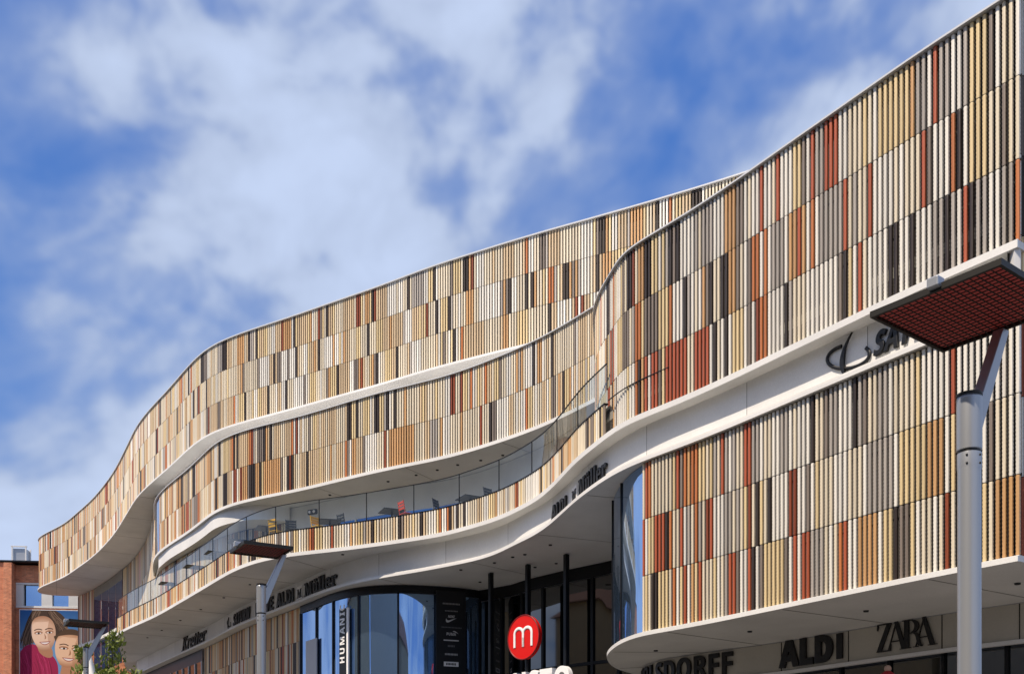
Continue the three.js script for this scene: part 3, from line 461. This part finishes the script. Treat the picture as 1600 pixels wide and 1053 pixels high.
// ---------------------------------------------------------------- brick building with poster, far left
{
  const t = thing('brick_building', 'red brick building with a white window row behind the poster', 'building');
  const o = ray(24, 88), u = V2(0.995, -0.1).normalize(), turn = Math.atan2(-u.y, u.x); t.position.set(o.x, 0, o.y); t.rotation.y = turn;
  const bt = dataTex(256, 256, (a, b) => { const row = Math.floor(b * 32), x = (a * 10 + (row % 2) * 0.5) % 1, y = (b * 32) % 1, j = x < 0.05 || y < 0.16, c = vnoise(Math.floor(a * 10 + (row % 2) * 0.5) / 10 + 0.01, row / 32 + 0.01, 32), n = tn(a, b, 8, 4) - 0.5; return j ? [196 + n * 30, 168 + n * 30, 144 + n * 30] : [204 + 50 * (c - 0.5) + n * 50, 118 + 40 * (c - 0.5) + n * 40, 78 + 30 * (c - 0.5) + n * 26]; });
  bt.repeat.set(0.4, 0.4);
  const brick = new THREE.MeshStandardMaterial({ map: bt, roughness: 0.9 });
  const wallBox = (w, h, d, x, y, z) => { const g = box(w, h, d, x, y, z), q = g.attributes.position, n = g.attributes.normal, uv = g.attributes.uv; for (let i = 0; i < q.count; i++) uv.setXY(i, Math.abs(n.getX(i)) > 0.5 ? q.getZ(i) : q.getX(i), q.getY(i)); return g; };
  const top = Y(19.6), w0 = Y(16.1), w1 = Y(18.15);
  mesh('wall', wallBox(14, w0, 10, 7, w0 / 2, -5), brick, t);
  mesh('upper_wall', wallBox(14, top - w1, 10, 7, (top + w1) / 2, -5), brick, t);
  mesh('window_back', box(13.9, w1 - w0, 0.2, 7, (w0 + w1) / 2, -0.6), M.darkMetal, t);
  mesh('pillar', wallBox(12, top + 0.1, 11, -6.02, top / 2, -4.8), brick, t);
  mesh('pillar', wallBox(0.62, top, 0.25, -0.33, top / 2, 0.84), brick, t);
  mesh('roof_edge', box(26.2, 0.12, 11.3, 1, top + 0.16, -4.8), M.darkMetal, t);
  const frame = M.white;
  mesh('window_frame', box(14, 0.16, 0.3, 7, w0 + 0.08, -0.1), frame, t); mesh('window_frame', box(14, 0.14, 0.3, 7, w1 - 0.07, -0.1), frame, t);
  for (let i = 0; i < 6; i++) { const x = 0.3 + i * 2.15; mesh('window_post', box(i ? 0.85 : 0.6, w1 - w0 - 0.3, 0.25, x, (w0 + w1) / 2, -0.12), frame, t); mesh('pane', box(1.3, w1 - w0 - 0.3, 0.03, x + 1.07, (w0 + w1) / 2, -0.25), M.mirrorGlass, t); }
  const a = thing('air_handling_unit', 'white framed plant unit on the brick building roof', 'roof unit'), ap = ray(32, 90); a.position.set(ap.x, top + 0.2, ap.y); a.rotation.y = turn;
  mesh('base', box(2.6, 0.3, 1.6, 0.3, 0.15, 0), M.white, a); mesh('cabinet', box(1.0, 1.3, 1.0, 0, 0.9, -0.1), M.steel, a);
  for (const [x, z] of [[-0.55, 0.5], [0.55, 0.5], [-0.55, -0.6], [0.55, -0.6]]) mesh('frame_post', box(0.1, 1.5, 0.1, x, 0.95, z), M.white, a);
  mesh('frame_rail', box(1.3, 0.1, 0.1, 0, 1.7, 0.5), M.white, a); mesh('frame_rail', box(1.3, 0.1, 0.1, 0, 0.4, 0.5), M.white, a);
  // printed poster: two women cheek to cheek, one in a crimson jumper
  const c = document.createElement('canvas'); c.width = 700; c.height = 1000; const x = c.getContext('2d');
  const sky = x.createLinearGradient(0, 0, 0, 500); sky.addColorStop(0, '#2b5f9e'); sky.addColorStop(1, '#6f9cc9'); x.fillStyle = sky; x.fillRect(0, 0, 700, 1000);
  const blob = (col, pts) => { x.fillStyle = col; x.beginPath(); x.moveTo(pts[0][0], pts[0][1]); for (let i = 0; i < pts.length; i++) { const p = pts[i], q = pts[(i + 1) % pts.length]; x.quadraticCurveTo(p[0], p[1], (p[0] + q[0]) / 2, (p[1] + q[1]) / 2); } x.closePath(); x.fill(); };
  const oval = (col, cx, cy, rx, ry, rot = 0) => { x.fillStyle = col; x.beginPath(); x.ellipse(cx, cy, rx, ry, rot, 0, 7); x.fill(); };
  const face = (cx, cy, rx, ry, rot, skin, dark, look) => { // printed portrait: tone built up in soft ovals
    x.save(); x.translate(cx, cy); x.rotate(rot); const g = x.createRadialGradient(-rx * 0.25, -ry * 0.1, rx * 0.1, 0, 0, ry); g.addColorStop(0, skin); g.addColorStop(0.6, skin); g.addColorStop(1, dark);
    x.fillStyle = g; x.beginPath(); x.moveTo(0, -ry); x.bezierCurveTo(rx * 1.25, -ry, rx * 1.1, ry * 0.35, rx * 0.45, ry * 0.88); x.quadraticCurveTo(0, ry * 1.1, -rx * 0.45, ry * 0.88); x.bezierCurveTo(-rx * 1.1, ry * 0.35, -rx * 1.25, -ry, 0, -ry); x.fill(); x.save(); x.clip(); x.globalAlpha = 0.4; x.fillStyle = dark; x.beginPath(); x.ellipse(rx * 0.85, 0, rx * 0.55, ry * 1.1, 0.1, 0, 7); x.fill(); x.globalAlpha = 0.3; x.beginPath(); x.ellipse(0, -ry * 1.0, rx, ry * 0.35, 0, 0, 7); x.fill(); x.restore();
    for (const q of [-1, 1]) { const ex = q * rx * 0.42 + look * rx * 0.12; x.fillStyle = dark; x.beginPath(); x.ellipse(ex, -ry * 0.06, rx * 0.32, ry * 0.1, 0, 0, 7); x.fill(); x.fillStyle = '#efe6df'; x.beginPath(); x.ellipse(ex, -ry * 0.03, rx * 0.22, ry * 0.05, 0, 0, 7); x.fill(); x.fillStyle = '#2a1a14'; x.beginPath(); x.arc(ex + look * 6, -ry * 0.035, ry * 0.055, 0, 7); x.fill(); x.lineWidth = 10; x.strokeStyle = '#5a3c2c'; x.beginPath(); x.moveTo(ex - rx * 0.3, -ry * 0.2); x.quadraticCurveTo(ex, -ry * 0.34, ex + rx * 0.3, -ry * 0.2); x.stroke(); }
    x.fillStyle = dark; x.beginPath(); x.moveTo(look * rx * 0.1, -ry * 0.02); x.quadraticCurveTo(look * rx * 0.1 + rx * 0.26, ry * 0.3, rx * 0.02, ry * 0.33); x.quadraticCurveTo(rx * 0.1, ry * 0.2, look * rx * 0.1, -ry * 0.02); x.fill();
    const sm = (k, y0, y1, y2, col) => { x.fillStyle = col; x.beginPath(); x.moveTo(look * rx * 0.08 - rx * k, ry * y0); x.quadraticCurveTo(look * rx * 0.08, ry * y2, look * rx * 0.08 + rx * k, ry * y0); x.quadraticCurveTo(look * rx * 0.08, ry * y1, look * rx * 0.08 - rx * k, ry * y0); x.fill(); }; sm(0.44, 0.46, 0.46, 0.86, '#a8504a'); sm(0.36, 0.49, 0.52, 0.74, '#f3e8e2'); x.restore();
  };
  const strands = (n, x0, y0, x1, y1, wx, cols) => { for (let i = 0; i < n; i++) { x.strokeStyle = cols[i % cols.length]; x.lineWidth = 2 + rnd() * 4; const o = (rnd() - 0.5) * wx; x.beginPath(); x.moveTo(x0 + o * 0.6, y0 + rnd() * 20); x.quadraticCurveTo((x0 + x1) / 2 + o - 40 * rnd(), (y0 + y1) / 2, x1 + o * 1.2, y1 + (rnd() - 0.5) * 90); x.stroke(); } };
  x.translate(-40, -45); x.scale(1.17, 1.17);
  blob('#4a382e', [[150, 40], [300, 10], [430, 70], [500, 210], [420, 300], [170, 380], [60, 440], [60, 300], [100, 150]]);
  strands(70, 200, 40, 90, 420, 110, ['#5d4838', '#33261f', '#806654']); strands(40, 320, 40, 440, 220, 110, ['#6d5545', '#3a2b22', '#8a705c']);
  blob('#a3204f', [[0, 560], [90, 400], [230, 420], [340, 520], [400, 640], [380, 900], [200, 1000], [0, 1000], [0, 640]]); for (let i = 0; i < 26; i++) { x.strokeStyle = i % 2 ? '#7d1239' : '#c2386a'; x.lineWidth = 4; const q = rnd() * 300; x.beginPath(); x.moveTo(q, 470 + rnd() * 150); x.quadraticCurveTo(q + 40, 640, q + 10 + rnd() * 60, 800); x.stroke(); }
  blob('#b98565', [[190, 400], [330, 420], [350, 540], [290, 560], [210, 500]]);
  face(255, 290, 122, 190, -0.1, '#f3cfb4', '#b07e60', 0.3);
  blob('#57402f', [[350, 320], [470, 235], [600, 270], [670, 400], [690, 640], [620, 760], [590, 520], [460, 330], [380, 420]]); strands(50, 470, 260, 640, 640, 80, ['#6c5140', '#3d2c22', '#7d6350']);
  blob('#c08a69', [[430, 600], [600, 580], [630, 720], [700, 830], [700, 1000], [380, 1000], [400, 780]]);
  face(490, 460, 140, 198, 0.1, '#f1c6a4', '#b27c5a', 0.6);
  blob('#57402f', [[350, 330], [450, 235], [580, 240], [650, 340], [560, 300], [450, 300]]); blob('#e0b08e', [[60, 860], [170, 740], [330, 730], [400, 800], [330, 900], [200, 1000], [60, 1000]]); for (let i = 0; i < 5; i++) { x.strokeStyle = '#9a6748'; x.lineWidth = 5; x.beginPath(); x.moveTo(200 + i * 34, 742); x.quadraticCurveTo(190 + i * 36, 800, 160 + i * 40, 850); x.stroke(); }
  const tex = new THREE.CanvasTexture(c); tex.colorSpace = THREE.SRGBColorSpace;
  const ps = thing('wall_poster', 'huge wall poster of two smiling women, one in a crimson jumper', 'poster'), po = o.clone().addScaledVector(u, 0.3); ps.position.set(po.x, 0, po.y); ps.rotation.y = turn;
  mesh('banner', box(5.2, 6.6, 0.06, 2.6, Y(15.95) - 3.3, 0.1), M.letterWhite, ps);
  const pg = new THREE.PlaneGeometry(5.1, 6.5); pg.translate(2.6, Y(15.95) - 3.3, 0.135); mesh('print', pg, new THREE.MeshStandardMaterial({ map: tex, roughness: 0.95 }), ps);
}

// ---------------------------------------------------------------- tree, parasol, tent
{
  const p = ray(168, 32), t = thing('street_tree', 'small leafy green tree beside the far lamp', 'tree'); t.position.set(p.x, 0, p.y); t.scale.set(0.8, 0.97, 0.8);
  const br = [rod([0, 0, 0], [0.05, 3.6, 0], 0.11, 0.07)]; const tips = [];
  for (let i = 0; i < 16; i++) { const a = i * 2.4, y0 = 2.6 + (i % 5) * 0.4, r = 0.7 + rnd() * 0.6, e = [Math.cos(a) * r, y0 + 0.8 + rnd() * 1.5, Math.sin(a) * r]; br.push(rod([0.03, y0, 0], e, 0.035, 0.012, 6)); tips.push(e); }
  br.push(rod([0.05, 3.6, 0], [0.2, 6.3, 0.1], 0.06, 0.015, 6)); tips.push([0.2, 6.2, 0.1], [0.25, 6.7, 0], [0.1, 5.6, 0]);
  mesh('trunk', mergeGeometries(br), new THREE.MeshStandardMaterial({ color: 0x4a3a2c, roughness: 0.9 }), t);
  const pos = [], col = []; const add = (cx, cy, cz, s) => { const q = new THREE.Quaternion().setFromEuler(new THREE.Euler(rnd() * 6, rnd() * 6, rnd() * 6)), k = 0.75 + rnd() * 0.5, c = [0.2 * k, 0.25 * k, 0.04 * k]; const v = [[-s, 0, 0], [0, -s * 0.55, s * 0.1], [s, 0, 0], [0, s * 0.55, s * 0.1]].map((w) => new THREE.Vector3(...w).applyQuaternion(q).add(new THREE.Vector3(cx, cy, cz))); for (const i of [0, 1, 2, 0, 2, 3]) { pos.push(v[i].x, v[i].y, v[i].z); col.push(...c); } };
  for (let k = 0; k < 270; k++) { const tip = k < tips.length ? tips[k] : (() => { const a = rnd() * 6.28, r = Math.sqrt(rnd()) * 1.35, y = 2.4 + rnd() * 3.0; return [Math.cos(a) * r * (y > 5 ? 0.6 : 1), y, Math.sin(a) * r]; })(); const s = 0.22 + rnd() * 0.2; for (let i = 0; i < 120; i++) { const g = () => (rnd() + rnd() + rnd() - 1.5) * s * 1.2; add(tip[0] + g(), tip[1] + g() * 0.8, tip[2] + g(), 0.075 + rnd() * 0.05); } }
  const g = new THREE.BufferGeometry(); g.setAttribute('position', new THREE.Float32BufferAttribute(pos, 3)); g.setAttribute('color', new THREE.Float32BufferAttribute(col, 3)); g.computeVertexNormals();
  mesh('crown', g, new THREE.MeshPhysicalMaterial({ vertexColors: true, roughness: 0.7, transmission: 0.25, thickness: 0, side: THREE.DoubleSide }), t);
}
{ // closed parasol under the overhang
  const p = ray(1388, 21.2), t = thing('furled_parasol', 'furled red parasol with a round finial in front of the shops', 'parasol'); t.position.set(p.x, 0, p.y);
  mesh('pole', rod([0, 0, 0], [0, 4.2, 0], 0.035), M.steel, t); mesh('base', new THREE.CylinderGeometry(0.4, 0.45, 0.1, 24), M.concrete, t).position.y = 0.05;
  const pts = [[0.1, 1.5], [0.2, 1.7], [0.24, 2.6], [0.26, 3.4], [0.24, 3.9], [0.17, 4.12], [0.05, 4.22]].map(([a, b]) => V2(a, b)), g = new THREE.LatheGeometry(pts, 32), q = g.attributes.position; for (let i = 0; i < q.count; i++) { const a = Math.atan2(q.getZ(i), q.getX(i)), k = 1 + 0.12 * Math.sin(a * 8); q.setX(i, q.getX(i) * k); q.setZ(i, q.getZ(i) * k); } g.computeVertexNormals();
  mesh('canopy', g, new THREE.MeshStandardMaterial({ color: 0xa8222a, roughness: 0.75, side: THREE.DoubleSide }), t); mesh('finial', new THREE.SphereGeometry(0.07, 16, 12), new THREE.MeshStandardMaterial({ color: 0xc9a58f, roughness: 0.5 }), t).position.y = 4.27;
}
{ // white peaked tent at the far end of the street
  const p = ray(139, 31), t = thing('market_tent', 'white peaked tent roof behind the far lamp', 'tent'); t.position.set(p.x, 0, p.y);
  const pts = [[1.6, 2.9], [0.9, 3.5], [0.4, 4.6], [0.1, 5.7], [0.02, 6.0]].map(([a, b]) => V2(a, b)), g = new THREE.LatheGeometry(pts, 6); mesh('canvas_roof', g, new THREE.MeshStandardMaterial({ color: 0xeeeeec, roughness: 0.7, side: THREE.DoubleSide }), t);
  for (let i = 0; i < 6; i++) mesh('pole', rod([Math.sin(i * Math.PI / 3) * 1.55, 0, Math.cos(i * Math.PI / 3) * 1.55], [Math.sin(i * Math.PI / 3) * 1.55, 2.95, Math.cos(i * Math.PI / 3) * 1.55], 0.03), M.steel, t);
}

// ---------------------------------------------------------------- houses across the street, seen only in the shop glass
for (const [k, off, w, hgt, col] of [[0, -34, 22, 15, 0xcdbb98], [1, -11, 22, 17, 0xd8d3c6], [2, 12, 22, 14, 0xb9a585]]) {
  const dir = V2(-0.62, -0.78).normalize(), c = V2(-19, 0).addScaledVector(dir, -off), t = thing('street_house', ['sand coloured house mirrored in the shop glass', 'pale grey house mirrored in the shop glass', 'tan house mirrored in the shop glass'][k], 'building', null);
  t.position.set(c.x, 0, c.y); t.rotation.y = Math.atan2(dir.y, -dir.x);
  mesh('wall', box(w, hgt, 10, 0, hgt / 2, -5), new THREE.MeshStandardMaterial({ color: col, roughness: 0.85, map: plasterTex }), t);
  mesh('roof', (() => { const sh = new THREE.Shape([V2(-5.4, 0), V2(5.4, 0), V2(0, 3.2)]); const g = new THREE.ExtrudeGeometry(sh, { depth: w + 0.4, bevelEnabled: false }); g.rotateY(Math.PI / 2); g.translate(-w / 2 - 0.2, hgt, -5); return g; })(), new THREE.MeshStandardMaterial({ color: 0x5b3b30, roughness: 0.8 }), t);
  for (let f = 1; f < Math.floor(hgt / 3.4); f++) for (let i = 0; i < 7; i++) { const x = -w / 2 + 2 + i * 3, y = f * 3.4 + 1.9, fr = mesh('window', mergeGeometries([box(1.4, 0.12, 0.12, x, y + 0.95, 0.03), box(1.5, 0.12, 0.2, x, y - 0.95, 0.06), box(0.12, 1.8, 0.12, x - 0.64, y, 0.03), box(0.12, 1.8, 0.12, x + 0.64, y, 0.03)]), M.white, t); mesh('pane', box(1.16, 1.78, 0.04, x, y, 0.02), M.darkGlass, fr); }
}

renderer.render(scene, camera);
